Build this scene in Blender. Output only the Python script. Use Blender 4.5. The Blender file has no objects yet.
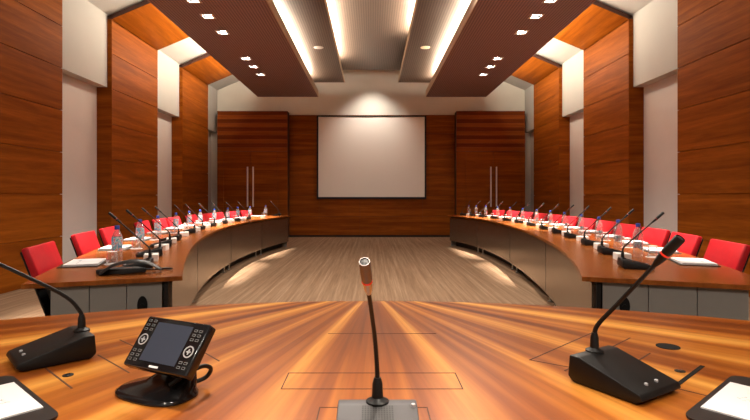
import bpy, bmesh, math, random
from mathutils import Vector, Matrix
random.seed(7)
PI = math.pi
S = bpy.context.scene
COL = S.collection
V = Vector

# ------------------------------------------------------------------ object helpers
def obj(name, bm, mats, parent=None, smooth=False, angle=None):
    bmesh.ops.recalc_face_normals(bm, faces=bm.faces[:])
    me = bpy.data.meshes.new(name)
    if smooth:
        for f in bm.faces: f.smooth = True
        for e in bm.edges:
            if len(e.link_faces) == 2 and e.calc_face_angle(0) > (angle or math.radians(40)): e.smooth = False
    bm.to_mesh(me); bm.free()
    for m in (mats if isinstance(mats, (list, tuple)) else [mats]): me.materials.append(m)
    o = bpy.data.objects.new(name, me); COL.objects.link(o)
    if parent: o.parent = parent
    return o
def tag(o, label, cat, group=None):
    o['label'] = label; o['category'] = cat
    if group: o['group'] = group
    elif 'group' in o: del o['group']
    return o
def thing(name, label, cat, loc=(0, 0, 0), rz=0, group=None):
    o = bpy.data.objects.new(name, None); COL.objects.link(o)
    o.empty_display_size = .05
    o.location = loc; o.rotation_euler = (0, 0, rz)
    return tag(o, label, cat, group)
def struct(name, bm, m, parent=None, **k):
    o = obj(name, bm, m, parent, **k)
    if not parent: o['kind'] = 'structure'
    return o
def dup(root, loc, rz, label, group):
    def cp(o, par):
        c = o.copy(); COL.objects.link(c)
        if par: c.parent = par
        for ch in list(o.children): cp(ch, c)
        return c
    r = cp(root, None); r.location = loc; r.rotation_euler = (0, 0, rz)
    tag(r, label, r['category'], group)
    return r

# ------------------------------------------------------------------ mesh helpers
def box(bm, x0, x1, y0, y1, z0, z1, bev=0, seg=2, mi=0, M=None):
    vs = [bm.verts.new((x, y, z)) for z in (z0, z1) for y in (y0, y1) for x in (x0, x1)]
    q = [(0, 2, 3, 1), (4, 5, 7, 6), (0, 1, 5, 4), (2, 6, 7, 3), (0, 4, 6, 2), (1, 3, 7, 5)]
    fs = [bm.faces.new([vs[i] for i in f]) for f in q]
    for f in fs: f.material_index = mi
    if M is not None: bmesh.ops.transform(bm, matrix=M, verts=vs)
    if bev:
        es = list({e for f in fs for e in f.edges})
        r = bmesh.ops.bevel(bm, geom=es, offset=bev, segments=seg, profile=.5, affect='EDGES')
        for f in r['faces']: f.material_index = mi
    return bm
def B(*a, **k): return box(bmesh.new(), *a, **k)
def prism(bm, pts, d, mi=0, bev=0, seg=2):
    """closed loop of 3-D points pushed along the vector d"""
    a = [bm.verts.new(p) for p in pts]; b = [bm.verts.new(V(p) + V(d)) for p in pts]
    n = len(a)
    fs = [bm.faces.new(a[::-1]), bm.faces.new(b)]
    fs += [bm.faces.new((a[i], a[(i + 1) % n], b[(i + 1) % n], b[i])) for i in range(n)]
    for f in fs: f.material_index = mi
    if bev:
        es = list({e for f in fs for e in f.edges})
        r = bmesh.ops.bevel(bm, geom=es, offset=bev, segments=seg, profile=.5, affect='EDGES')
        for f in r['faces']: f.material_index = mi
    return bm
def lathe(bm, prof, n=16, M=None, cap=True):
    rings = []
    for r, z in prof:
        rings.append([bm.verts.new((r * math.cos(2 * PI * i / n), r * math.sin(2 * PI * i / n), z)) for i in range(n)])
    for a, b in zip(rings, rings[1:]):
        for i in range(n): bm.faces.new((a[i], a[(i + 1) % n], b[(i + 1) % n], b[i]))
    if cap: bm.faces.new(rings[0][::-1]); bm.faces.new(rings[-1])
    if M is not None: bmesh.ops.transform(bm, matrix=M, verts=[v for r in rings for v in r])
    return bm
def tube(bm, pts, rad, n=8, cap=True):
    pts = [V(p) for p in pts]
    rr = rad if isinstance(rad, (list, tuple)) else [rad] * len(pts)
    t0 = (pts[1] - pts[0]).normalized()
    up = V((0, 0, 1)) if abs(t0.z) < .9 else V((1, 0, 0))
    u = t0.cross(up).normalized(); rings = []
    for i, p in enumerate(pts):
        t = (pts[min(i + 1, len(pts) - 1)] - pts[max(i - 1, 0)]).normalized()
        u = (u - t * u.dot(t)).normalized(); w = t.cross(u)
        rings.append([bm.verts.new(p + (u * math.cos(2 * PI * k / n) + w * math.sin(2 * PI * k / n)) * rr[i]) for k in range(n)])
    for a, b in zip(rings, rings[1:]):
        for k in range(n): bm.faces.new((a[k], a[(k + 1) % n], b[(k + 1) % n], b[k]))
    if cap: bm.faces.new(rings[0][::-1]); bm.faces.new(rings[-1])
    return bm
def spline(P, n=8):
    P = [V(p) for p in P]; Q = [P[0] * 2 - P[1]] + P + [P[-1] * 2 - P[-2]]; out = []
    for i in range(1, len(Q) - 2):
        a, b, c, d = Q[i - 1:i + 3]
        for k in range(n):
            t = k / n
            out.append(.5 * ((2 * b) + (c - a) * t + (2 * a - 5 * b + 4 * c - d) * t * t + (3 * b - a - 3 * c + d) * t ** 3))
    return out + [P[-1]]
def slabstrip(bm, A, Bp, z0, z1, mi=0):
    """solid band between two polylines A and Bp (lists of (x, y)) from z0 to z1"""
    n = len(A); R = []
    for (a, b) in zip(A, Bp):
        R.append([bm.verts.new((a[0], a[1], z0)), bm.verts.new((b[0], b[1], z0)), bm.verts.new((b[0], b[1], z1)), bm.verts.new((a[0], a[1], z1))])
    fs = [bm.faces.new(R[0]), bm.faces.new(R[-1][::-1])]
    for p, q in zip(R, R[1:]):
        for k in range(4): fs.append(bm.faces.new((p[k], q[k], q[(k + 1) % 4], p[(k + 1) % 4])))
    for f in fs: f.material_index = mi
    return bm

# ------------------------------------------------------------------ materials
class NT:
    def __init__(s, name):
        s.m = bpy.data.materials.new(name); s.m.use_nodes = True
        s.t = s.m.node_tree; s.p = s.t.nodes['Principled BSDF']
    def n(s, ty, **k):
        x = s.t.nodes.new(ty)
        for a, b in k.items(): setattr(x, a, b)
        return x
    def l(s, a, b): s.t.links.new(a, b)
    def math(s, op, a, b=None, clamp=False):
        x = s.n('ShaderNodeMath', operation=op, use_clamp=clamp)
        for i, v in enumerate((a, b)):
            if v is None: continue
            if isinstance(v, (int, float)): x.inputs[i].default_value = v
            else: s.l(v, x.inputs[i])
        return x.outputs[0]
    def obco(s): return s.n('ShaderNodeTexCoord').outputs['Object']
    def mapping(s, scale, co=None):
        x = s.n('ShaderNodeMapping'); x.inputs['Scale'].default_value = scale
        s.l(co or s.obco(), x.inputs['Vector']); return x.outputs[0]
    def noise(s, vec, scale=1, detail=3, rough=.5, dist=0):
        x = s.n('ShaderNodeTexNoise'); x.inputs['Scale'].default_value = scale; x.inputs['Detail'].default_value = detail
        x.inputs['Roughness'].default_value = rough; x.inputs['Distortion'].default_value = dist
        s.l(vec, x.inputs['Vector']); return x.outputs['Fac']
    def ramp(s, fac, stops):
        x = s.n('ShaderNodeValToRGB'); e = x.color_ramp.elements
        while len(e) > 1: e.remove(e[-1])
        e[0].position = stops[0][0]; e[0].color = (*stops[0][1], 1)
        for p, c in stops[1:]:
            k = e.new(p); k.color = (*c, 1)
        s.l(fac, x.inputs[0]); return x.outputs[0]
    def mul(s, c, f):
        x = s.n('ShaderNodeMix', data_type='RGBA', blend_type='MULTIPLY'); x.inputs[0].default_value = 1
        s.l(c, x.inputs[6]); s.l(f, x.inputs[7]); return x.outputs[2]
def flat(name, c, rough=.5, metal=0, spec=.5, coat=0, emit=None, es=0):
    t = NT(name); p = t.p
    p.inputs['Base Color'].default_value = (*c, 1); p.inputs['Roughness'].default_value = rough
    p.inputs['Metallic'].default_value = metal; p.inputs['Specular IOR Level'].default_value = spec
    p.inputs['Coat Weight'].default_value = coat
    if emit: p.inputs['Emission Color'].default_value = (*emit, 1); p.inputs['Emission Strength'].default_value = es
    return t.m
def paint(name, c, rough=.6, amt=.06, sc=3):
    t = NT(name); f = t.noise(t.obco(), sc, 4)
    t.l(t.ramp(f, [(.3, tuple(x * (1 - amt) for x in c)), (.7, tuple(min(1, x * (1 + amt)) for x in c))]), t.p.inputs['Base Color'])
    t.p.inputs['Roughness'].default_value = rough; t.p.inputs['Specular IOR Level'].default_value = .3
    return t.m
def wood(name, sc, cols, rough=.5, plank=0, spec=.06, coat=0):
    """veneer: noise stretched along the grain, fine pores, and a tone of its own for each board"""
    t = NT(name); co = t.obco()
    vec = t.mapping(sc, co)
    if plank:
        sep = t.n('ShaderNodeSeparateXYZ'); t.l(co, sep.inputs[0])
        row = t.math('FLOOR', t.math('DIVIDE', sep.outputs[2], plank))
        off = t.n('ShaderNodeCombineXYZ'); t.l(t.math('MULTIPLY', row, 3.7), off.inputs[0]); t.l(t.math('MULTIPLY', row, 5.3), off.inputs[1])
        add = t.n('ShaderNodeVectorMath', operation='ADD'); t.l(vec, add.inputs[0]); t.l(off.outputs[0], add.inputs[1]); vec = add.outputs[0]
    f = t.noise(vec, 1, 5, .55, .6)
    c = t.ramp(f, [(.28, cols[0]), (.5, cols[1]), (.72, cols[2])])
    fine = t.noise(t.mapping(tuple(x * 7 for x in sc), co), 1, 2, .6)
    c = t.mul(c, t.ramp(fine, [(.3, (.82, .8, .78)), (.6, (1, 1, 1))]))
    t.l(c, t.p.inputs['Base Color']); t.p.inputs['Roughness'].default_value = rough
    t.p.inputs['Specular IOR Level'].default_value = spec; t.p.inputs['Coat Weight'].default_value = coat
    t.p.inputs['Coat Roughness'].default_value = .2
    return t.m
WC = [(.155, .036, .003), (.23, .059, .005), (.32, .092, .009)]
M = {}
M['wall_wood'] = wood('wall_veneer_side', (2, .55, 11), WC, plank=.61)
M['back_wood'] = wood('wall_veneer_back', (.55, 2, 11), WC, plank=.61)
M['soffit_wood'] = wood('soffit_veneer', (9, .5, 4), WC, rough=.4)
M['slat_dark'] = wood('slat_dark', (.5, 2, 14), [(.11, .024, .004), (.14, .031, .006), (.17, .04, .008)])
M['slat_light'] = wood('slat_light', (.5, 2, 14), [(.19, .046, .008), (.25, .064, .011), (.30, .082, .015)])
M['table_wood'] = wood('table_veneer', (14, .6, 3), [(.19, .048, .008), (.28, .078, .013), (.36, .115, .022)], rough=.24, spec=.45)
M['wood_edge'] = flat('panel_return', (.045, .011, .005), .5)
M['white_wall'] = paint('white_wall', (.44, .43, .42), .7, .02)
M['white_recess'] = paint('white_recess', (.60, .56, .55), .7, .02)  # the upper white made paler, bounced light put into its colour
M['white_back'] = paint('white_back_wall', (.62, .61, .57), .7, .02)  # same white raised, the light on the back wall put into its colour
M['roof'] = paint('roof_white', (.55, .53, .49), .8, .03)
M['gap'] = flat('gap_dark', (.012, .005, .003), .9)
def head_wood():
    t = NT('head_table_veneer'); co = t.obco()
    sep = t.n('ShaderNodeSeparateXYZ'); t.l(co, sep.inputs[0])
    dx = sep.outputs[0]; dy = t.math('SUBTRACT', 2.36, sep.outputs[1])
    ang = t.math('ARCTAN2', dx, dy)
    aa = t.math('ABSOLUTE', ang)
    rad = t.math('SQRT', t.math('ADD', t.math('MULTIPLY', dx, dx), t.math('MULTIPLY', dy, dy)))
    cx = t.n('ShaderNodeCombineXYZ'); t.l(t.math('MULTIPLY', aa, 9), cx.inputs[0]); t.l(t.math('MULTIPLY', rad, .35), cx.inputs[1])
    broad = t.noise(cx.outputs[0], 1, 2.5, .5, .2)
    c = t.ramp(broad, [(.30, (.12, .026, .004)), (.44, (.26, .065, .008)), (.54, (.46, .15, .02)), (.66, (.78, .36, .07))])
    cg = t.n('ShaderNodeCombineXYZ'); t.l(t.math('MULTIPLY', ang, 60), cg.inputs[0]); t.l(t.math('MULTIPLY', rad, 1.6), cg.inputs[1])
    g = t.noise(cg.outputs[0], 1, 4, .6, .4)
    c = t.mul(c, t.ramp(g, [(.3, (.74, .70, .66)), (.62, (1.06, 1.06, 1.06))]))
    t.l(c, t.p.inputs['Base Color']); t.p.inputs['Roughness'].default_value = .34; t.p.inputs['Specular IOR Level'].default_value = .18
    return t.m
M['head_wood'] = head_wood()
def carpet():
    t = NT('carpet'); co = t.obco()
    a = t.noise(t.mapping((20, .35, 1), co), 1, 5, .65, .1)
    b = t.noise(t.mapping((120, 2.5, 1), co), 1, 3, .6)
    c = t.ramp(a, [(.3, (.18, .104, .058)), (.5, (.26, .162, .096)), (.7, (.35, .235, .15))])
    c = t.mul(c, t.ramp(b, [(.3, (.8, .8, .8)), (.65, (1.05, 1.05, 1.05))]))
    t.l(c, t.p.inputs['Base Color']); t.p.inputs['Roughness'].default_value = .85; t.p.inputs['Specular IOR Level'].default_value = .2
    return t.m
M['carpet'] = carpet()
def perforated(name, c, hole, pitch=.045, rough=.4, metal=0):
    t = NT(name); sep = t.n('ShaderNodeSeparateXYZ'); t.l(t.obco(), sep.inputs[0])
    def cell(s): return t.math('SUBTRACT', t.math('FRACT', t.math('DIVIDE', s, pitch)), .5)
    u, w = cell(sep.outputs[0]), cell(sep.outputs[1])
    d = t.math('SQRT', t.math('ADD', t.math('MULTIPLY', u, u), t.math('MULTIPLY', w, w)))
    t.l(t.ramp(d, [(.27, hole), (.33, c)]), t.p.inputs['Base Color'])
    t.p.inputs['Roughness'].default_value = rough; t.p.inputs['Metallic'].default_value = metal
    return t.m
M['perf'] = perforated('perforated_panel', (.28, .18, .175), (.07, .04, .04), rough=.5)
M['perf_mid'] = perforated('perforated_panel_warm_lit', (.175, .125, .098), (.05, .033, .025), rough=.42, metal=.25)  # maroon of the side panels with warm cove light put into the colour
M['fascia'] = flat('panel_fascia', (.52, .40, .28), .5)
M['lamp'] = flat('lamp', (1, 1, 1), .3, emit=(1, .93, .84), es=40)
M['led'] = flat('led', (1, 1, 1), .3, emit=(1, .80, .52), es=6)
M['lampwhite'] = flat('lamp_trim', (.75, .72, .68), .4)
M['lampblack'] = flat('lamp_inner', (.02, .02, .02), .5)
M['warmglass'] = flat('round_light_glass', (.8, .62, .42), .4, emit=(1, .7, .4), es=.25)
M['screen'] = flat('screen_cloth', (.80, .76, .72), .8, spec=.1)
M['black'] = flat('black_plastic', (.006, .0057, .0055), .45, spec=.35)
M['blackgloss'] = flat('black_gloss', (.008, .008, .009), .12, spec=.6)
M['dark_trim'] = flat('dark_trim', (.006, .006, .006), .7, spec=.15)
M['blackrubber'] = flat('black_rubber', (.015, .014, .014), .65)
M['phone'] = flat('phone_grey', (.03, .028, .027), .38)
M['chrome'] = flat('chrome', (.72, .71, .70), .18, metal=1)
M['handle'] = flat('handle_steel', (.75, .72, .68), .45, metal=.6)
M['steel'] = flat('steel', (.55, .53, .5), .35, metal=1)
def brushed():
    t = NT('brushed_panel'); f = t.noise(t.mapping((2, 2, 160)), 1, 2)
    t.l(t.ramp(f, [(.3, (.28, .23, .185)), (.7, (.35, .295, .24))]), t.p.inputs['Base Color'])
    t.p.inputs['Metallic'].default_value = .9; t.p.inputs['Roughness'].default_value = .27
    return t.m
M['brushed'] = brushed()
M['grey'] = paint('grey_laminate', (.24, .225, .205), .5, .02)
M['red'] = paint('red_leather', (.50, .012, .02), .36, .08, 14)
M['darkred'] = flat('dark_red_leather', (.22, .01, .014), .42)
M['paper'] = flat('paper', (.80, .78, .78), .8, spec=.2)
M['ink'] = flat('ink_grey', (.42, .41, .43), .8)
M['mat'] = paint('desk_mat_leather', (.018, .014, .013), .45, .15, 60)
M['boxwhite'] = flat('white_card', (.82, .80, .76), .6)
M['capblue'] = flat('cap_blue', (.03, .07, .38), .35)
M['ringred'] = flat('ring_red', (.65, .03, .02), .35, emit=(1, .05, .02), es=.15)
M['ringoff'] = flat('ring_dull_red', (.35, .03, .03), .35)
def clear(name, tint, fac, milk=0):
    t = NT(name); n = t.t.nodes; n.remove(t.p)
    tr = t.n('ShaderNodeBsdfTransparent'); tr.inputs[0].default_value = (*tint, 1)
    gl = t.n('ShaderNodeBsdfGlossy'); gl.inputs['Roughness'].default_value = .06; gl.inputs[0].default_value = (.95, .97, 1, 1)
    fr = t.n('ShaderNodeLayerWeight'); fr.inputs[0].default_value = fac
    mx = t.n('ShaderNodeMixShader'); t.l(fr.outputs['Facing'], mx.inputs[0]); t.l(tr.outputs[0], mx.inputs[1]); t.l(gl.outputs[0], mx.inputs[2])
    df = t.n('ShaderNodeBsdfDiffuse'); df.inputs[0].default_value = (.9, .92, .94, 1)
    m2 = t.n('ShaderNodeMixShader'); m2.inputs[0].default_value = milk; t.l(mx.outputs[0], m2.inputs[1]); t.l(df.outputs[0], m2.inputs[2])
    t.l(m2.outputs[0], n['Material Output'].inputs[0]); return t.m
M['pet'] = clear('clear_bottle', (.95, .96, .97), .42, .10)
M['glass'] = clear('clear_glass', (.92, .93, .94), .42, .04)
def label_mat():
    t = NT('bottle_label'); co = t.obco()
    f = t.noise(t.mapping((30, 30, 24), co), 1, 2, .5, 1.2)
    c = t.ramp(f, [(.38, (.75, .80, .82)), (.45, (.14, .50, .50)), (.50, (.10, .25, .60)), (.55, (.82, .80, .78)), (.64, (.75, .08, .07))])
    t.l(c, t.p.inputs['Base Color']); t.p.inputs['Roughness'].default_value = .35; return t.m
M['label'] = label_mat()
def mic_grille():
    t = NT('speaker_grille'); sep = t.n('ShaderNodeSeparateXYZ'); t.l(t.obco(), sep.inputs[0])
    def cell(s): return t.math('SUBTRACT', t.math('FRACT', t.math('DIVIDE', s, .0048)), .5)
    u, w = cell(sep.outputs[0]), cell(sep.outputs[1])
    d = t.math('SQRT', t.math('ADD', t.math('MULTIPLY', u, u), t.math('MULTIPLY', w, w)))
    t.l(t.ramp(d, [(.26, (.005, .005, .005)), (.36, (.05, .047, .047))]), t.p.inputs['Base Color'])
    t.p.inputs['Roughness'].default_value = .45; return t.m
M['grille'] = mic_grille()
M['micbase_grey'] = flat('mic_base_grey', (.06, .054, .057), .5)
M['lcd'] = flat('lcd', (.03, .034, .048), .3, emit=(.25, .30, .42), es=.03)
M['keyrim'] = flat('key_rim', (.20, .20, .20), .35)
M['button'] = flat('button_silver', (.40, .39, .40), .4)

# ------------------------------------------------------------------ the room shell
D = 14.8                     # distance of the back wall from the camera
XP, XW, XR = 4.5, 4.58, 4.76  # wood panels, upper white boxes, recessed white wall
ZT = 4.26                    # where the wood turns from wall to soffit
SL = .42                     # rise of the soffit
Y0 = -3.2
floor = struct('floor', B(-5.0, 5.0, Y0, D + .1, -.1, 0), M['carpet'])
struct('wall_back', B(-5.0, 5.0, D, D + .1, 0, 6.2), M['white_back'])
struct('wall_front', B(-5.0, 5.0, Y0 - .1, Y0, 0, 6.2), M['white_wall'])
starts = [-1.04, 2.19, 5.42, 8.65, 11.88]
W = 1.85
for sgn, side in ((-1, 'left'), (1, 'right')):
    sx = lambda a, b: (min(sgn * a, sgn * b), max(sgn * a, sgn * b))
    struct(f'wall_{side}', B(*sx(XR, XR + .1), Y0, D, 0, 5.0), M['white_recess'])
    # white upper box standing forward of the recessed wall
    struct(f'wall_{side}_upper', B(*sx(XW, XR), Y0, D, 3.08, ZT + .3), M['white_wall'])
    # white sloping soffit, then the flat roof
    z1 = ZT + .08
    bm = bmesh.new()
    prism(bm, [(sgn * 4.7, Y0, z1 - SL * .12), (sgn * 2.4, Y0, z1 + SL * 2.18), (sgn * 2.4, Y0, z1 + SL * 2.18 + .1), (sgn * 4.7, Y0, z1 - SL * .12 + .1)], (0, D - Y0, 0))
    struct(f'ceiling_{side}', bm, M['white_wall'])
    for k, y in enumerate(starts):
        bm = bmesh.new()
        for r in range(7):
            z0 = r * .61
            box(bm, *sx(XP, XP + .03), y + .0, y + W, z0 + .004, min(z0 + .606, ZT), bev=.002, seg=1)
        box(bm, *sx(XP + .03, XR + .02), y + .012, y + W - .012, 0, ZT, mi=1)
        struct(f'wall_{side}_panel', bm, [M['wall_wood'], M['wall_wood']])
        bm = bmesh.new()   # the near return of the panel
        box(bm, *sx(XP + .004, XR), y - .002, y + .011, 0, ZT - .002)
        struct(f'wall_{side}_return', bm, M['back_wood'])
        bm = bmesh.new()
        e = 2.0
        prism(bm, [(sgn * XP, y, ZT), (sgn * (XP - e), y, ZT + SL * e), (sgn * (XP - e), y, ZT + SL * e + .085), (sgn * (XP + .08), y, ZT + .05)], (0, W, 0))
        box(bm, *sx(XP, XP + .08), y, y + W, ZT - .02, ZT + .06, mi=0)
        for f in bm.faces:
            f.normal_update()
            if abs(f.normal.y) > .9: f.material_index = 1
        struct(f'ceiling_{side}_panel', bm, [M['soffit_wood'], M['wood_edge']])
for o in list(COL.objects):
    if o.name.startswith(('wall_right', 'ceiling_right')): o.location.x = -.06
struct('ceiling', B(-2.6, 2.6, Y0, D, 5.24, 5.34), M['roof'])
# back wall cladding, centre
bm = bmesh.new()
xs = [-2.46, -1.56, -.36, 1.5, 2.46]
for a, b in zip(xs, xs[1:]):
    for r in range(6):
        z0 = r * .61
        box(bm, a + .002, b - .002, D - .04, D - .01, z0 + .003, min(z0 + .607, 3.6), bev=.002, seg=1)
box(bm, -2.46, 2.46, D - .01, D, 0, 3.595, mi=1)
struct('wall_back_panel', bm, [M['back_wood'], M['gap']])
struct('baseboard_back', B(-2.44, 2.44, D - .055, D - .04, 0, .06), M['gap'])
# the two door bays
for sgn, n in ((-1, 1), (1, 2)):
    xa, xb = (-4.47, -2.44) if sgn < 0 else (2.44, 4.42)
    yf = D - .36
    bm = bmesh.new()
    box(bm, xa, xb, yf + .03, D - .05, 0, 3.655, mi=1)
    zs = [2.5 + i * .1164 for i in range(11)]
    for i, (a, b) in enumerate(zip(zs, zs[1:])):
        box(bm, xa, xb, yf, yf + .03, a + .001, b - .001, mi=2 if i % 2 else 0)
    cx = -3.5 if sgn < 0 else 3.5
    box(bm, xa, cx - .785, yf, yf + .03, 0, 2.494, mi=3); box(bm, cx + .785, xb, yf, yf + .03, 0, 2.494, mi=3)
    struct('wall_back_doorcase', bm, [M['slat_light'], M['wood_edge'], M['slat_dark'], M['back_wood']])
    bm = bmesh.new()
    box(bm, cx - .78, cx - .004, yf + .002, yf + .029, .006, 2.49, bev=.003, seg=1)
    box(bm, cx + .004, cx + .78, yf + .002, yf + .029, .006, 2.49, bev=.003, seg=1)
    d = struct(f'door_{n}', bm, M['back_wood'])
    for q in (-.08, .08):
        bm = bmesh.new()
        tube(bm, [(cx + q, yf - .06, .9), (cx + q, yf - .06, 2.05)], .022, 10)
        for z in (1.05, 1.9): tube(bm, [(cx + q, yf - .06, z), (cx + q, yf + .004, z)], .009, 8)
        obj('door_handle', bm, M['handle'], d, smooth=True)
# projection screen
scr = thing('projection_screen', 'large blank white projection screen in a black frame on the wooden back wall', 'screen', (0, D - .04, 1.12))
bm = bmesh.new()
x0, x1, h = -1.63, 1.60, 2.46
for a in ((x0, x0 + .05, 0, h), (x1 - .05, x1, 0, h), (x0 + .05, x1 - .05, 0, .06), (x0 + .05, x1 - .05, h - .04, h)):
    box(bm, a[0], a[1], -.05, 0, a[2], a[3], bev=.004, seg=1)
obj('frame', bm, M['black'], scr)
obj('screen_cloth', B(x0 + .05, x1 - .05, -.03, -.01, .06, h - .04), M['screen'], scr)

# ------------------------------------------------------------------ hanging ceiling panels and their lamps
YE = 13.84
holes = [y for g in (-2.45, .75, 3.83, 7.03, 10.0) for y in (g, g + .65, g + 1.3)]
holes = [7.03, 7.66, 8.41, 10.0, 10.62, 11.29, 3.83, 4.46, 5.21, .65, 1.28, 2.03, -2.4, -1.8, -1.1]
holes.sort()
HS = .085
XL = 2.515
def big_panel(sgn, label):
    t = thing('ceiling_panel', label, 'ceiling panel', (0, 0, 3.95), 0, 'hanging ceiling panels')
    bm = bmesh.new(); z0, z1 = 0, .15
    def bx(a, b, y0, y1): box(bm, min(sgn * a, sgn * b), max(sgn * a, sgn * b), y0, y1, z0, z1)
    bx(1.50, XL - HS, Y0 + .2, YE); bx(XL + HS, 3.16, Y0 + .2, YE)
    y = Y0 + .2
    for q in holes: bx(XL - HS, XL + HS, y, q - HS); y = q + HS
    bx(XL - HS, XL + HS, y, YE)
    bmesh.ops.remove_doubles(bm, verts=bm.verts[:], dist=.0005)
    obj('panel_board', bm, M['perf'], t)
    a, b = sorted((sgn * 1.485, sgn * 1.50))
    obj('fascia', B(a, b, Y0 + .2, YE, 0, .17), M['fascia'], t)
    return t
def flat_panel(x0, x1, z, label):
    t = thing('ceiling_panel', label, 'ceiling panel', (0, 0, z), 0, 'hanging ceiling panels')
    obj('panel_board', B(x0, x1, Y0 + .2, YE, 0, .05), M['perf_mid'], t)
    bm = bmesh.new()
    for x in (x0, x1): box(bm, x - .012, x + .012, Y0 + .2, YE, -.002, .07)
    obj('fascia', bm, M['fascia'], t)
    return t
big_panel(-1, 'broad maroon perforated ceiling panel with square lamps over the table with the phone')
big_panel(1, 'broad maroon perforated ceiling panel with square lamps over the table without a phone')
flat_panel(-2.25, -.76, 4.35, 'narrow warm-lit ceiling panel with dull round light, beside the lit centre panel')
flat_panel(.73, 2.25, 4.35, 'narrow warm-lit ceiling panel with glowing round light, beside the lit centre panel')
flat_panel(-1.15, 1.12, 4.70, 'highest warm-lit ceiling panel along the middle of the room')

def spot(name, loc, power, ang, blend=.5, col=(1, .88, .74), rot=(0, 0, 0), size=.03):
    l = bpy.data.lights.new(name, 'SPOT'); l.energy = power; l.spot_size = math.radians(ang); l.spot_blend = blend
    l.color = col; l.shadow_soft_size = size
    o = bpy.data.objects.new(name, l); o.location = loc; o.rotation_euler = rot; COL.objects.link(o); return o
proto = thing('downlight', 'x', 'ceiling light', (0, 0, 3.95))
bm = bmesh.new()
for a in ((-.083, -.073, -.083, .083), (.073, .083, -.083, .083), (-.073, .073, -.083, -.073), (-.073, .073, .073, .083)):
    box(bm, a[0], a[1], a[2], a[3], .002, .13)
box(bm, -.083, .083, -.083, .083, .13, .136)
obj('housing', bm, M['lampblack'], proto)
bm = bmesh.new()
for a in ((-.10, -.07, -.10, .10), (.07, .10, -.10, .10), (-.07, .07, -.10, -.07), (-.07, .07, .07, .10)):
    box(bm, a[0], a[1], a[2], a[3], -.006, 0)
obj('trim_frame', bm, M['lampwhite'], proto)
bm = bmesh.new(); lathe(bm, [(.02, .09), (.055, .06), (.066, .032), (.06, .024)], 16)
l0 = obj('lamp', bm, M['lamp'], proto, smooth=True)
names = ['camera end', 'second', 'third', 'fourth', 'fifth']
ORD = ['first', 'second', 'third', 'fourth', 'fifth', 'sixth', 'seventh', 'eighth', 'ninth', 'tenth', 'eleventh', 'twelfth', 'thirteenth']
first = True
for sgn in (-1, 1):
    far = sorted([q for q in holes], reverse=True)
    for k, q in enumerate(far):
        if q < 0: continue
        where = 'over the table with the phone' if sgn < 0 else 'over the table without a phone'
        lb = f'square recessed ceiling lamp, {ORD[k]} from the back wall, {where}'
        if q > 6.5:
            if first: proto.location = (sgn * XL, q, 3.95); tag(proto, lb, 'ceiling light', 'square recessed lamps'); first = False
            else: dup(proto, (sgn * XL, q, 3.95), 0, lb, 'square recessed lamps')
        P = 950 if q > 6 else (360 if q > 3 else 110)
        tilt = -sgn * math.radians(3.2)
        spot('lamp_beam', (sgn * XL, q, 3.962), P, 31, .6, rot=(0, tilt, 0))
for sgn, lit in ((-1, 0), (1, 1)):
    t = tag(obj('round_ceiling_light', lathe(bmesh.new(), [(.02, -.012), (.075, -.012), (.10, -.006), (.105, 0)], 24), M['warmglass'] if lit else M['lampwhite'], smooth=True),
        ('glowing' if lit else 'unlit') + ' round flush light under the narrow warm-lit ceiling panel', 'ceiling light', 'round flush lights')
    t.location = (sgn * 1.13, 10.6, 4.35)
    for y, P in ((6.4, 240), (4.2, 120), (-2.0, 200)): spot('fill_flood', (sgn * 1.13, y - (.8 if sgn < 0 and y > 6 else 0), 4.33), P, 165, .6, (1, .9, .78), size=.1)  # wide floods added as ambient fill, without fixtures of their own
def strip(name, x, y0, y1, z, power, rot, col=(1, .76, .46), w=.06):
    l = bpy.data.lights.new(name, 'AREA'); l.shape = 'RECTANGLE'; l.size = w; l.size_y = y1 - y0; l.energy = power; l.color = col
    o = bpy.data.objects.new(name, l); o.location = (x, (y0 + y1) / 2, z); o.rotation_euler = rot; COL.objects.link(o); return o
UP = PI
for sgn in (-1, 1):
    s = 'left' if sgn < 0 else 'right'
    # outer cove: washes the soffit and the upper walls
    strip('cove_light', sgn * 3.12, 8.5, 13.4, 4.21, 75, (0, UP + sgn * math.radians(62), 0), (1, .84, .62))
    strip('cove_light', sgn * 3.115, -2, 8.3, 4.21, 28, (0, UP + sgn * math.radians(62), 0), (1, .88, .70))  # near stretch added as dim fill for the camera end
WARM = (1, .84, .64)
strip('cove_light', -1.74, 8.6, 13.2, 4.14, 95, (0, UP, 0), WARM, .30)
strip('cove_light', 1.74, 3.0, 13.2, 4.14, 205, (0, UP, 0), WARM, .30)
strip('cove_light', -1.0, 4.0, 12.6, 4.44, 320, (0, UP, 0), WARM, .34)
strip('cove_light', .97, 4.0, 10.6, 4.44, 230, (0, UP, 0), WARM, .34)
# picture light for the screen, on the far end of the middle panel
spot('screen_beam', (0, 13.82, 4.66), 105, 95, 1, rot=(math.radians(24), 0, 0), size=.1)
# lamps over the head table
for x in (-1.12, 1.12): spot('head_table_beam', (x * .9, .9, 4.33) , 70, 60, .8, rot=(0, 0, 0), size=.06)
spot('head_table_beam', (0, .45, 4.68), 420, 34, 1, size=.06)

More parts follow.
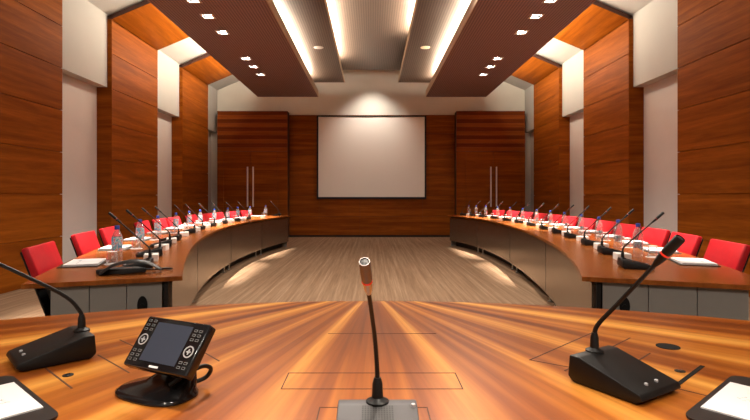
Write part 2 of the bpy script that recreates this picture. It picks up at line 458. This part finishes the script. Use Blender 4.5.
# ------------------------------------------------------------------ the two curved tables
NS = 1200
class Curve: pass
CV = {}
for _g, _pc, _a, _b in ((-1, (6.183853804712306e-05, -0.0019380257999828123, -0.010657421446011641, 0.46744265211669783, -0.12522632332639705), 2.78, 11.85),
                        (1, (-0.00040895271075202215, 0.011062783098113874, -0.13056143103881737, 0.8724563189326334, -0.46376882993127566), 2.76, 12.1)):
    c = Curve(); c.y = [_a + (_b - _a) * i / NS for i in range(NS + 1)]; c.x = []
    for y in c.y:
        v = 0
        for k in _pc: v = v * y + k
        c.x.append(v)
    c.s = [0]
    for i in range(NS): c.s.append(c.s[-1] + math.hypot(c.x[i + 1] - c.x[i], c.y[i + 1] - c.y[i]))
    c.L = c.s[-1]; CV[_g] = c
def cur(s, off, sgn):
    c = CV[sgn]; _x, _y, _s, LEN = c.x, c.y, c.s, c.L
    i = min(max(int(s / LEN * NS), 0), NS - 1)
    while i > 0 and _s[i] > s: i -= 1
    while i < NS - 1 and _s[i + 1] < s: i += 1
    a = (s - _s[i]) / (_s[i + 1] - _s[i])
    x = _x[i] + a * (_x[i + 1] - _x[i]); y = _y[i] + a * (_y[i + 1] - _y[i])
    j0, j1 = max(i - 8, 0), min(i + 9, NS)
    tx, ty = _x[j1] - _x[j0], _y[j1] - _y[j0]; L = math.hypot(tx, ty); tx /= L; ty /= L
    return V((sgn * (x + off * ty), y - off * tx)), V((sgn * ty, -tx))   # point, outward normal
def arc(s0, s1, off, sgn, n=60): return [cur(s0 + (s1 - s0) * i / n, off, sgn)[0] for i in range(n + 1)]
def curved_table(sgn, width, label):
    LEN = CV[sgn].L; seams = [0.075, 2.82, 5.34, 7.81 if sgn > 0 else 7.42, LEN - .04]
    t = thing('conference_table', label, 'table', (0, 0, 0))
    bm = bmesh.new(); slabstrip(bm, arc(0, LEN, 0, sgn, 90), arc(0, LEN, width, sgn, 90), .715, .74)
    bmesh.ops.bevel(bm, geom=[e for e in bm.edges if len(e.link_faces) == 2 and e.calc_face_angle(0) > 1], offset=.004, segments=2, profile=.5, affect='EDGES')
    obj('tabletop', bm, M['table_wood'], t, smooth=True)
    bm = bmesh.new(); slabstrip(bm, arc(.06, LEN - .06, .075, sgn), arc(.06, LEN - .06, width - .14, sgn), .69, .715)
    obj('subframe', bm, M['blackrubber'], t)
    for a, b in zip(seams, seams[1:]):
        bm = bmesh.new(); slabstrip(bm, arc(a + .014, b - .014, .055, sgn, 36), arc(a + .014, b - .014, .085, sgn, 36), .13, .69)
        obj('front_panel', bm, M['brushed'], t, smooth=True)
    bm = bmesh.new(); slabstrip(bm, arc(.1, LEN - .1, .20, sgn), arc(.1, LEN - .1, .235, sgn), .0, .69)
    obj('plinth', bm, M['blackrubber'], t)
    for q in seams[1:-1] + [.3]:
        for d in (-.16, .16):
            p, n = cur(q + d, .13, sgn)
            bm = bmesh.new(); lathe(bm, [(.028, 0), (.028, .012), (.012, .016), (.012, .14)], 12)
            f = obj('foot', bm, M['steel'], t, smooth=True); f.location = (p.x, p.y, 0)
    # end boards closing both ends
    for s, o0, o1 in ((.03, .105, width - .12), (LEN - .06, .09, width - .12)):
        w3 = (o1 - o0) / 3
        for k in range(3):
            bm = bmesh.new(); aa, bb = o0 + k * w3 + .002, o0 + (k + 1) * w3 - .002
            slabstrip(bm, [cur(s, aa, sgn)[0], cur(s + .025, aa, sgn)[0]], [cur(s, bb, sgn)[0], cur(s + .025, bb, sgn)[0]], .0, .709)
            obj('end_panel', bm, M['grey'], t)
    bm = bmesh.new(); slabstrip(bm, [cur(.03, .075, sgn)[0], cur(.06, .075, sgn)[0]], [cur(.03, .098, sgn)[0], cur(.06, .098, sgn)[0]], 0, .709)
    obj('corner_post', bm, M['black'], t)
    p, n = cur(.03, .205 if sgn < 0 else .215, sgn)
    bm = bmesh.new()
    lathe(bm, [(.022, 0), (.026, .006), (.026, .012)], 18, M=Matrix.Diagonal((1, 1.9, 1, 1)))
    lathe(bm, [(.010, .012), (.010, .018)], 14)
    c = obj('cable_port', bm, M['dark_trim'], t, smooth=True)
    tang = V((-n.y, n.x)) * (1 if sgn > 0 else -1)   # along the table, away from the camera
    if tang.y < 0: tang = -tang
    c.matrix_local = Matrix.Translation((p.x, p.y, .59)) @ V((-tang.x, -tang.y, 0)).to_track_quat('Z', 'Y').to_matrix().to_4x4()
    return t
WL, WR = .76, .90
curved_table(-1, WL, 'long curved wooden conference table with the black phone on its near end')
curved_table(1, WR, 'long curved wooden conference table without a phone, brushed metal front')

# ------------------------------------------------------------------ head table
tH = thing('head_table', 'bowed head table with sunburst wood veneer in front of the camera', 'table', (0, 0, 0))
CY, R1, R0 = -.735, 2.85, 1.36
def parc(r, a=46, n=64): return [V((r * math.sin(math.radians(-a + 2 * a * i / n)), CY + r * math.cos(math.radians(-a + 2 * a * i / n)))) for i in range(n + 1)]
bm = bmesh.new(); slabstrip(bm, parc(R1), parc(R0), .70, .74)
obj('tabletop', bm, M['head_wood'], tH, smooth=True)
bm = bmesh.new(); slabstrip(bm, parc(R1 - .25, 44), parc(R1 - .28, 44), 0, .70)
obj('front_panel', bm, M['brushed'], tH, smooth=True)
for a in (-40, 40):
    obj('end_panel', B(-.03, .03, R0 + .1, R1 - .3, 0, .70, M=Matrix.Translation((0, CY, 0)) @ Matrix.Rotation(-math.radians(a), 4, 'Z')), M['blackrubber'], tH)
zt = .74
def groove(pts, w, name, mat, h=.0006):
    """thin inlaid joint lines along a polyline on the table top"""
    bm = bmesh.new()
    for a, b in zip(pts, pts[1:]):
        a, b = V(a), V(b); d = (b - a).normalized(); n = V((-d.y, d.x)) * w / 2; a = a - d * w / 2; b = b + d * w / 2
        prism(bm, [(*(a - n), zt - .002), (*(b - n), zt - .002), (*(b + n), zt - .002), (*(a + n), zt - .002)], (0, 0, .002 + h))
    return obj(name, bm, mat, tH)
M['joint'] = flat('joint', (.075, .020, .006), .7)
groove([(-.208, 1.146), (.208, 1.146), (.208, 1.25), (-.208, 1.25), (-.208, 1.146)], .0028, 'hatch_joint', M['joint'])
groove([(-.14, 1.61), (.205, 1.61)], .003, 'hatch_joint', M['joint'])
groove([(-.109, .85), (-.109, 1.045), (.115, 1.045), (.115, .85)], .0028, 'hatch_joint', M['joint'])
def fl(px, py): Z = .44 * 500 / (py - 197); return ((px - 372) / 500 * Z, Z)
for poly in ([(530, 360), (591.7, 333)], [(565, 370.7), (630, 338)], [(636.7, 361.7), (650, 353.3)],
             [(667, 386), (748, 406)], [(530, 360), (660, 384)],
             [(45.7, 368.3), (71.7, 388.3)], [(98, 355), (129, 372.7)], [(120, 340), (151, 354.5)], [(205, 353), (219, 361)]):
    groove([fl(*q) for q in poly], .004, 'hatch_joint', M['joint'])
groove([fl(676, 386), fl(702, 366.5)], .010, 'cable_slot', M['dark_trim'], .0012)
def disc(name, px, py, r, mat, h=.0015, sub=None):
    x, y = fl(px, py); o = obj(name, lathe(bmesh.new(), [(r, -.003), (r, h), (r * .85, h + .0004)], 24), mat, tH, smooth=True); o.location = (x, y, zt)
    if sub:
        s = obj('chrome_insert', lathe(bmesh.new(), [(r * .42, 0), (r * .42, h + .002)], 14), sub, o); 
    return o
disc('cable_grommet', 668, 346.7, .032, M['dark_trim'])
disc('button', 680, 371.3, .0125, M['black'], .0015, M['chrome'])
disc('button', 68, 375.3, .0125, M['black'], .0015, M['chrome'])

# ------------------------------------------------------------------ chairs
def make_chair():
    t = thing('armchair', 'x', 'chair')      # faces -Y (the table), the front of the back cushion in the plane y = 0
    M4 = Matrix.Translation((0, -.12, .51)) @ Matrix.Rotation(math.radians(-19), 4, 'X')
    bm = bmesh.new(); box(bm, -.245, .245, 0, .044, .15, .388, bev=.012, seg=3, M=M4)
    obj('backrest', bm, M['red'], t, smooth=True)
    bm = bmesh.new(); box(bm, -.235, .235, .0445, .056, -.16, .372, bev=.003, seg=1, M=M4)
    obj('back_shell', bm, M['black'], t, smooth=True)
    bm = bmesh.new(); box(bm, -.24, .24, -.60, -.14, .36, .46, bev=.03, seg=3)
    obj('seat', bm, M['red'], t, smooth=True)
    for s in (-1, 1):
        x = s * .25
        bm = bmesh.new(); prism(bm, [(x - .016, -.42, .42), (x - .016, -.16, .42), (x - .016, -.09, .63), (x - .016, -.40, .63)], (.032, 0, 0), bev=.006)
        a = obj('armrest', bm, M['black'], t, smooth=True)
        bm = bmesh.new(); box(bm, x - .022, x + .022, -.41, -.09, .631, .655, bev=.008, seg=2)
        obj('arm_pad', bm, M['darkred'], a, smooth=True)
        bm = bmesh.new(); tube(bm, spline([(x, -.15, .385), (x, -.37, .39), (x, -.445, .45), (x, -.43, .58), (x, -.42, .64)], 5), .012, 8)
        obj('arm_frame', bm, M['chrome'], a, smooth=True)
    bm = bmesh.new()
    tube(bm, spline([(-.22, -.05, .33), (-.22, -.46, .34), (-.22, -.54, .28), (-.22, -.52, .06), (-.22, -.46, .014), (-.22, -.04, .013), (-.18, .02, .013), (.18, .02, .013), (.22, -.04, .013), (.22, -.46, .014), (.22, -.52, .06), (.22, -.54, .28), (.22, -.46, .34), (.22, -.05, .33)], 5), .0125, 8)
    obj('cantilever_base', bm, M['chrome'], t, smooth=True)
    bm = bmesh.new(); box(bm, -.22, .22, -.52, -.08, .336, .362)
    obj('seat_pan', bm, M['black'], t)
    return t
chair = make_chair(); used = {}
def place(proto, loc, rz, label, group):
    if proto.name not in used:
        used[proto.name] = 1; proto.location = loc; proto.rotation_euler = (0, 0, rz); tag(proto, label, proto['category'], group); return proto
    return dup(proto, loc, rz, label, group)
L_CH = [.80, 1.88, 2.64, 3.8, 4.5, 5.1, 5.95, 6.65, 7.28, 8.05, 8.72]
R_CH = [1.02, 1.72, 2.42, 3.14, 3.88, 4.60, 5.34, 6.08, 6.80, 7.52, 8.22, 8.85]
SIDES = {-1: ('the table with the phone', L_CH), 1: ('the table without a phone', R_CH)}
def facing(n): return math.atan2(n.y, n.x) - PI / 2      # local -Y looks back at the table
for sgn, off in ((-1, .87), (1, 1.0)):
    nm, L = SIDES[sgn]
    for k, s in enumerate(L):
        p, n = cur(s, off + random.uniform(-.01, .02), sgn)
        place(chair, (p.x, p.y, 0), facing(n) + math.radians(random.uniform(-3, 3) + (5 if sgn > 0 else 0)), f'red padded armchair, {ORD[k]} from the near end of {nm}', 'red armchairs at the curved tables')

# ------------------------------------------------------------------ microphones
def make_mic(label, tip, mid, size=(.155, .165), hi=.062, lo=.022, base='black', grille=False, head='black', stem_r=(.006, .0042), head_r=.0085, head_len=.085, ring='ringoff', detail=True):
    """local frame: the tall end with the gooseneck is at +Y, the low end at -Y"""
    t = thing('conference_microphone', label, 'microphone')
    w, l = size[0] / 2, size[1]
    bm = bmesh.new()
    prof = [(0, -l + .012, .0), (0, .0, .0), (0, .012, .012), (0, .008, hi), (0, -.018, hi), (0, -l, lo), (0, -l - .006, lo - .012)]
    prism(bm, [(-w, y, z) for _, y, z in prof], (2 * w, 0, 0), bev=.0035, seg=2)
    b = obj('base', bm, M[base], t, smooth=True)
    # top surface slope
    sl = (hi - lo) / (l - .018)
    zz = lambda y: hi + (y + .018) * sl
    if grille:
        R = Matrix.Translation((0, -.065, zz(-.065) - .0004)) @ Matrix.Rotation(math.atan(sl), 4, 'X')
        bm = bmesh.new(); box(bm, -.028, .028, -.045, .045, 0, .0016); 
        g = obj('speaker_grille', bm, M['grille'], b); g.matrix_local = R
    if detail:
        for x in (-.02, .02) if not grille else (w - .008,):
            y = -l + .02 if not grille else -.022
            bm = bmesh.new(); lathe(bm, [(.0042, -.002), (.0042, .0035), (.003, .0045)], 12)
            q = obj('button', bm, M['button'], b, smooth=True); q.location = (x, y, zz(y))
    bm = bmesh.new(); lathe(bm, [(.021, hi - .004), (.021, hi + .003), (.015, hi + .006), (.0105, hi + .009), (.0095, hi + .034), (.0065, hi + .045)], 16)
    c = obj('collar', bm, M['black'], t, smooth=True); c.location = (0, -.006, 0)
    z0 = V((0, -.006, hi + .03)); tip = V(tip); mid = [V(m) for m in mid]
    d = (tip - mid[-1]).normalized(); hb = tip - d * head_len
    pts = spline([z0] + mid + [hb], 6); n = len(pts)
    bm = bmesh.new(); tube(bm, pts, [stem_r[0] + (stem_r[1] - stem_r[0]) * i / (n - 1) for i in range(n)], 8)
    g = obj('gooseneck', bm, M['black'], t, smooth=True)
    up = d.to_track_quat('Z', 'Y').to_matrix().to_4x4()
    bm = bmesh.new(); h = head_len
    lathe(bm, [(stem_r[1], -.012), (head_r * .7, 0), (head_r * .9, h * .24), (head_r * .9, h * .30)], 14)
    o = obj('head_sleeve', bm, M[head], g, smooth=True); o.matrix_local = Matrix.Translation(hb) @ up
    bm = bmesh.new(); lathe(bm, [(head_r * .96, h * .30), (head_r * .96, h * .36)], 14)
    o = obj('light_ring', bm, M[ring], g, smooth=True); o.matrix_local = Matrix.Translation(hb) @ up
    bm = bmesh.new(); lathe(bm, [(head_r * .92, h * .36), (head_r, h * .42), (head_r, h * .96), (head_r * .9, h), (head_r * .76, h), (head_r * .74, h * .965)], 16)
    o = obj('microphone_head', bm, M['steelmic'] if head == 'steel' else M[head], g, smooth=True); o.matrix_local = Matrix.Translation(hb) @ up
    o = obj('grille', lathe(bmesh.new(), [(head_r * .75, h * .962), (head_r * .6, h * .985), (head_r * .2, h * .995)], 14), M['grille'], g, smooth=True); o.matrix_local = Matrix.Translation(hb) @ up
    return t
M['steelmic'] = flat('mic_head_steel', (.20, .17, .16), .38, metal=.5)
G = 'gooseneck microphones on the curved tables'
mic = make_mic('x', (0, -.235, .345), [(0, -.012, .125), (0, -.055, .17)], hi=.055, lo=.02)
MS = {1: [.47, 1.24, 1.96, 2.74, 3.45, 4.15, 4.98, 5.82, 6.66, 7.46, 8.18, 8.74, 9.22],
      -1: [.42, 1.12, 1.82, 2.45, 3.52, 4.07, 4.84, 5.60, 6.36, 7.05, 8.95]}
BS = {1: [1.12, 1.72, 2.38, 3.10, 3.86, 4.61, 5.40, 6.26, 7.04, 7.78, 8.44, 8.94, 9.30],
      -1: [.82, 1.82, 2.70, 3.66, 4.39, 4.99, 5.77, 6.53, 7.10, 7.80, 8.74]}
for sgn in (-1, 1):
    nm = SIDES[sgn][0]
    for k, s in enumerate(MS[sgn]):
        p, n = cur(s, .19 if sgn < 0 else .26, sgn)
        a = math.atan2(n.y, n.x) + PI / 2            # local -Y points outward to the seat
        place(mic, (p.x, p.y, .74), a + math.radians(random.uniform(-9, 9)), f'black gooseneck microphone, {ORD[k]} from the near end of {nm}', G)
t = make_mic('grey microphone unit with perforated speaker and steel head, centre of the head table', (-.021, -.20, .345), [(-.001, -.008, .13), (-.006, -.05, .20)], size=(.145, .165), base='micbase_grey', grille=True, head='steel', stem_r=(.0046, .0036), head_r=.0088, head_len=.072, ring='ringred')
tag(t, t['label'], 'microphone', 'microphones on the head table'); t.location = (.010, .925, .7415)
def aim(d): return math.atan2(d[1], d[0]) + PI / 2
t = make_mic('black wedge microphone unit beside the black oval grommet of the head table', (.014, -.20, .352), [(.002, -.012, .125), (.008, -.06, .185)], head_r=.0112, head_len=.075, ring='ringred', stem_r=(.0058, .0048))
tag(t, t['label'], 'microphone', 'microphones on the head table'); t.location = (.541, 1.228, .7415); t.rotation_euler = (0, 0, aim((.52, -.85)))
t = make_mic('black wedge microphone unit beside the touch screen on the head table', (-.01, -.30, .338), [(.0, -.012, .12), (-.005, -.06, .175)], head_r=.0112, head_len=.075, ring='ringred', stem_r=(.0058, .0048))
tag(t, t['label'], 'microphone', 'microphones on the head table'); t.location = (-.815, 1.415, .7415); t.rotation_euler = (0, 0, aim((-.72, -.69)))

# ------------------------------------------------------------------ bottles, mats, glasses, boxes
def make_bottle():
    t = thing('water_bottle', 'x', 'bottle')
    prof = [(.020, .001), (.030, .0), (.033, .006), (.033, .05), (.031, .056), (.033, .062), (.033, .135), (.031, .150), (.022, .172), (.0135, .186), (.0125, .198)]
    prof = [(a * 1.04, b * 1.14) for a, b in prof]
    obj('bottle_body', lathe(bmesh.new(), prof, 16, cap=True), M['pet'], t, smooth=True)
    obj('cap', lathe(bmesh.new(), [(.016, .219), (.016, .242), (.0145, .245)], 14), M['capblue'], t, smooth=True)
    obj('label', lathe(bmesh.new(), [(.0350, .074), (.0350, .153), (.0333, .168)], 16, cap=False), M['label'], t, smooth=True)
    return t
def make_bottle2():
    t = thing('water_bottle', 'x', 'bottle')
    prof = [(.020, .001), (.030, .0), (.033, .006), (.033, .04), (.031, .046), (.033, .052), (.033, .085), (.031, .091), (.033, .097), (.033, .135), (.031, .150), (.022, .172), (.0135, .186), (.0125, .198)]
    prof = [(a * 1.04, b * 1.14) for a, b in prof]
    obj('bottle_body', lathe(bmesh.new(), prof, 16, cap=True), M['pet'], t, smooth=True)
    obj('cap', lathe(bmesh.new(), [(.016, .219), (.016, .242), (.0145, .245)], 14), M['capblue'], t, smooth=True)
    bm = bmesh.new(); n = 7
    a = [[bm.verts.new((.0350 * math.cos(q), .0350 * math.sin(q), z)) for q in [i / n * 2.2 for i in range(n + 1)]] for z in (.06, .108)]
    for i in range(n): bm.faces.new((a[0][i], a[0][i + 1], a[1][i + 1], a[1][i]))
    obj('label', bm, M['label'], t, smooth=True)
    return t
bA, bB = make_bottle(), make_bottle2()
bB.name = 'water_bottle.100'
mat0 = thing('desk_mat', 'x', 'desk mat'); obj('leather_mat', B(-.175, .175, -.115, .115, 0, .005, bev=.002, seg=1), M['mat'], mat0)
pad0 = thing('notepad', 'x', 'notepad')
bm = bmesh.new(); box(bm, -.15, .15, -.098, .098, 0, .012)
obj('sheets', bm, M['paper'], pad0)
bm = bmesh.new(); box(bm, .04, .07, .03, .05, .012, .0124); box(bm, -.12, .02, .03, .034, .012, .0124)
obj('printed_mark', bm, M['ink'], pad0)
gl0 = thing('drinking_glass', 'x', 'glass')
obj('tumbler', lathe(bmesh.new(), [(.036, 0), (.033, .03), (.030, .075), (.028, .079), (.004, .079)], 16), M['glass'], gl0, smooth=True)
bm = bmesh.new(); lathe(bm, [(.0305, .0792), (.0305, .0805)], 16); obj('paper_lid', bm, M['paper'], gl0)
co0 = tag(obj('coaster', lathe(bmesh.new(), [(.05, 0), (.05, .003)], 20), M['paper']), 'x', 'coaster')
bx0 = thing('tissue_box', 'x', 'box')
obj('carton', B(-.06, .06, -.045, .045, 0, .05, bev=.003, seg=1), M['boxwhite'], bx0)
bm = bmesh.new(); lathe(bm, [(.022, .0495), (.022, .0508)], 14, M=Matrix.Diagonal((1.5, .55, 1, 1))); obj('opening', bm, M['grey'], bx0)
for sgn in (-1, 1):
    nm, CH = SIDES[sgn]
    w = WL if sgn < 0 else WR
    mo = w - .145
    mats = []
    for k, s in enumerate(CH):
        ss = BS[-1][k] - .08 if sgn < 0 else s - .18
        p, n = cur(ss, mo, sgn); a = facing(n)
        place(mat0, (p.x, p.y, .74), a + math.radians(random.uniform(-4, 4)), f'dark leather desk mat, {ORD[k]} from the near end of {nm}', 'desk mats on the curved tables')
        p2, _ = cur(ss + random.uniform(-.01, .01), mo, sgn)
        place(pad0, (p2.x, p2.y, .745), a + math.radians(random.uniform(-4, 4)), f'white paper pad, {ORD[k]} from the near end of {nm}', 'white pads on the curved tables')
        p, n = cur(BS[-1][k] - .15 if sgn < 0 else s + .07, w - .315 if sgn < 0 else w - .32, sgn)
        place(co0, (p.x, p.y, .74), 0, f'white coaster under a glass, {ORD[k]} from the near end of {nm}', 'coasters on the curved tables')
        place(gl0, (p.x, p.y, .743), 0, f'upturned drinking glass, {ORD[k]} from the near end of {nm}', 'glasses on the curved tables')
    for k, s in enumerate(BS[sgn]):
        p, n = cur(s, .44 if sgn < 0 else .49, sgn)
        if sgn < 0: place(bA, (p.x, p.y, .74), random.uniform(0, 6), f'labelled blue-capped water bottle, {ORD[k]} from the near end of {nm}', 'labelled water bottles')
        else: place(bB, (p.x, p.y, .74), random.uniform(-1.2, 0), f'clear blue-capped water bottle, {ORD[k]} from the near end of {nm}', 'clear water bottles')
    ms = MS[sgn]; bs = [(a + b) / 2 for a, b in zip(ms, ms[1:])]
    for k, s in enumerate(bs):
        p, n = cur(s, .22 if sgn < 0 else .33, sgn)
        place(bx0, (p.x, p.y, .74), facing(n) + math.radians(random.uniform(-8, 8)), f'low white carton, {ORD[k]} from the near end of {nm}', 'white cartons between the microphones')

# ------------------------------------------------------------------ conference phone on the near end of the left table
ph = thing('conference_phone', 'low black conference phone with looped cable on the near table corner', 'phone', (-1.37, 2.87, .74), math.radians(20))
bm = bmesh.new()
R = spline([(-.17, -.01, .008), (-.10, -.005, .052), (0, 0, .072), (.08, 0, .058), (.15, .012, .014)], 6)
n = len(R); secs = []
for i, p in enumerate(R):
    f = i / (n - 1); hw = .028 + .016 * math.sin(PI * f); th = .012
    secs.append([bm.verts.new((p.x, p.y + dy * hw, p.z + dz * th)) for dy, dz in ((-1, -.4), (-.8, .7), (0, 1), (.8, .7), (1, -.4), (0, -.7))])
for a, b in zip(secs, secs[1:]):
    for k in range(6): bm.faces.new((a[k], a[(k + 1) % 6], b[(k + 1) % 6], b[k]))
bm.faces.new(secs[0]); bm.faces.new(secs[-1])
obj('handset', bm, M['phone'], ph, smooth=True, angle=1)
bm = bmesh.new()
prism(bm, [(-.20, .03, 0), (-.05, -.02, 0), (.07, .02, 0), (.02, .10, 0), (-.12, .13, 0)], (0, 0, .028), bev=.008, seg=3)
obj('phone_base', bm, M['blackrubber'], ph, smooth=True)
bm = bmesh.new(); tube(bm, spline([(.12, .01, .018), (.17, .03, .02), (.205, .06, .012), (.19, .09, .006), (.13, .10, .006), (.04, .08, .012)], 6), .0045, 8)
obj('cable', bm, M['black'], ph, smooth=True)

# ------------------------------------------------------------------ touch screen on the head table
tp = thing('touch_screen', 'tilted black touch control panel on a glossy foot on the head table', 'control panel', (-.47, 1.115, .7415))
bl = V((-.5435, 1.087, .817)); ux = V((.900, -.436, 0)); uy = V((.0305, .063, .09)).normalized(); uz = ux.cross(uy).normalized()
loc = tp.location
R4 = Matrix(((ux.x, uy.x, uz.x, bl.x - loc[0]), (ux.y, uy.y, uz.y, bl.y - loc[1]), (ux.z, uy.z, uz.z, bl.z - loc[2]), (0, 0, 0, 1)))
PW, PH = .186, .115
def onp(name, bm, mat, par=None, **k):
    o = obj(name, bm, mat, par or hs, **k); return o
hs = obj('housing', B(0, PW, 0, PH, -.026, 0, bev=.005, seg=3), M['blackgloss'], tp, smooth=True); hs.matrix_local = R4
onp('display', B(.041, .145, .016, .103, -.001, .0006), M['lcd'])
for x, y0 in ((.022, .060), (.164, .050)):
    bm = bmesh.new(); lathe(bm, [(.0128, -.001), (.0128, .0012), (.0103, .0014), (.0103, -.001)], 24, M=Matrix.Translation((x, y0, 0)), cap=False)
    b_ = .006
    box(bm, x - b_, x + b_, y0 - .0016, y0 + .0016, -.0005, .0012); box(bm, x - .0016, x + .0016, y0 - b_, y0 + b_, -.0005, .0012)
    onp('navigation_ring', bm, M['button'])
def key(x, y):
    bm = bmesh.new()
    box(bm, x - .0042, x + .0042, y - .0026, y + .0026, -.0005, .0010); box(bm, x - .0031, x + .0031, y - .0016, y + .0016, .0008, .0013, mi=1)
    onp('key', bm, [M['keyrim'], M['blackgloss']])
for x in (.014, .030):
    for y in (.104, .094, .084, .035, .025, .015): key(x, y)
for x in (.157, .171):
    for y in (.096, .086, .076, .026, .016): key(x, y)
onp('name_bar', B(.078, .104, .005, .0092, -.0005, .0008), M['paper'])
# glossy foot: flared plate rising to the hinge behind the panel
bm = bmesh.new(); pr = []
for i in range(28):
    a = 2 * PI * i / 28; x = .098 * math.copysign(abs(math.cos(a)) ** .75, math.cos(a)); y = .062 * math.copysign(abs(math.sin(a)) ** .75, math.sin(a)); pr.append((x, y))
lev = [(1, 1, 0, 0, 0), (1, 1, .006, 0, 0), (.93, .9, .011, 0, .004), (.66, .55, .022, .02, .022), (.42, .34, .045, .03, .040), (.34, .22, .085, .03, .048), (.30, .18, .104, .03, .046)]
rg = [[bm.verts.new((x * a + dx, y * b + dy, z)) for x, y in pr] for a, b, z, dx, dy in lev]
for a, b in zip(rg, rg[1:]):
    for i in range(28): bm.faces.new((a[i], a[(i + 1) % 28], b[(i + 1) % 28], b[i]))
bm.faces.new(rg[0]); bm.faces.new(rg[-1])
f = obj('foot', bm, M['blackgloss'], tp, smooth=True, angle=1.2); f.rotation_euler = (0, 0, math.atan2(ux.y, ux.x)); f.location = (-.012, .005, 0)
bm = bmesh.new(); tube(bm, spline([(.03, -.03, .03), (.068, -.01, .052), (.088, .02, .055), (.096, .045, .04), (.082, .05, .018), (.05, .035, .010), (.02, .02, .012)], 6), .005, 8)
obj('cable', bm, M['black'], tp, smooth=True)

# ------------------------------------------------------------------ mats and papers on the head table
for sgn, side in ((-1, 'touch screen'), (1, 'oval grommet')):
    u = V((sgn * -.757, -.653)); v = V((sgn * .653, -.757))
    c0 = V((sgn * .885, 1.225))
    cen = c0 + u * .18 + v * .235
    rz = math.atan2(u.y, u.x)
    m = obj('desk_mat', B(-.18, .18, -.235, .235, 0, .005), M['mat'])
    m.data.name = 'desk_mat_large'
    bmx = bmesh.new(); bmx.from_mesh(m.data)
    bmesh.ops.bevel(bmx, geom=[e for e in bmx.edges if abs((e.verts[0].co - e.verts[1].co).z) > .004], offset=.03, segments=5, profile=.5, affect='EDGES'); bmx.to_mesh(m.data); bmx.free()
    tag(m, f'large dark leather desk mat at the corner by the {side} on the head table', 'desk mat', 'large desk mats')
    m.location = (cen.x, cen.y, .7415); m.rotation_euler = (0, 0, rz)
    pc = V((sgn * .834, 1.164)) + u * .105 + v * .1485
    p = thing('paper_sheet', f'white sheet with a small grey crest by the {side} on the head table', 'paper', (pc.x, pc.y, .7465), rz, 'white sheets on the large mats')
    obj('sheet', B(-.105, .105, -.1485, .1485, 0, .003), M['paper'], p)
    vs = 1 if sgn < 0 else -1     # which local side is the far edge
    bm = bmesh.new()
    for i in range(9):
        a = i / 9 * 2 * PI; x, y = .012 * math.cos(a) + .01, .008 * math.sin(a)
        yy = (.098 if vs > 0 else .098)
        tube(bm, [(x, yy + y, .0031), (x + random.uniform(-.006, .006), yy + y + random.uniform(-.008, .008), .0031)], .0006, 4)
    box(bm, -.022, .04, .082, .0832, .003, .0033); box(bm, -.012, .03, .077, .0780, .003, .0033)
    o = obj('crest', bm, M['ink'], p)
    q = V((0, .1485)); 
    # keep the crest at the far edge of the sheet
    far = Matrix.Rotation(rz, 2) @ V((0, 1))
    if far.dot(V((v.x, v.y))) > 0: o.rotation_euler = (0, 0, PI)

# ------------------------------------------------------------------ camera and output
cam = bpy.data.cameras.new('camera'); co = bpy.data.objects.new('camera', cam); COL.objects.link(co)
co.location = (0, 0, 1.18); co.rotation_euler = (PI / 2, 0, 0)
cam.sensor_width = 36; cam.lens = 24; cam.shift_x = 3 / 750; cam.shift_y = -13 / 750; cam.clip_start = .02
S.camera = co
w = bpy.data.worlds.new('world'); S.world = w; w.use_nodes = True
w.node_tree.nodes['Background'].inputs[0].default_value = (0, 0, 0, 1)
S.view_settings.view_transform = 'Standard'; S.view_settings.look = 'None'; S.view_settings.gamma = 1
S.view_settings.exposure = 1.05
S.cycles.use_denoising = True
S.cycles.max_bounces = 10; S.cycles.diffuse_bounces = 5; S.cycles.transparent_max_bounces = 24
S.cycles.sample_clamp_indirect = 4; S.cycles.caustics_reflective = False; S.cycles.caustics_refractive = False
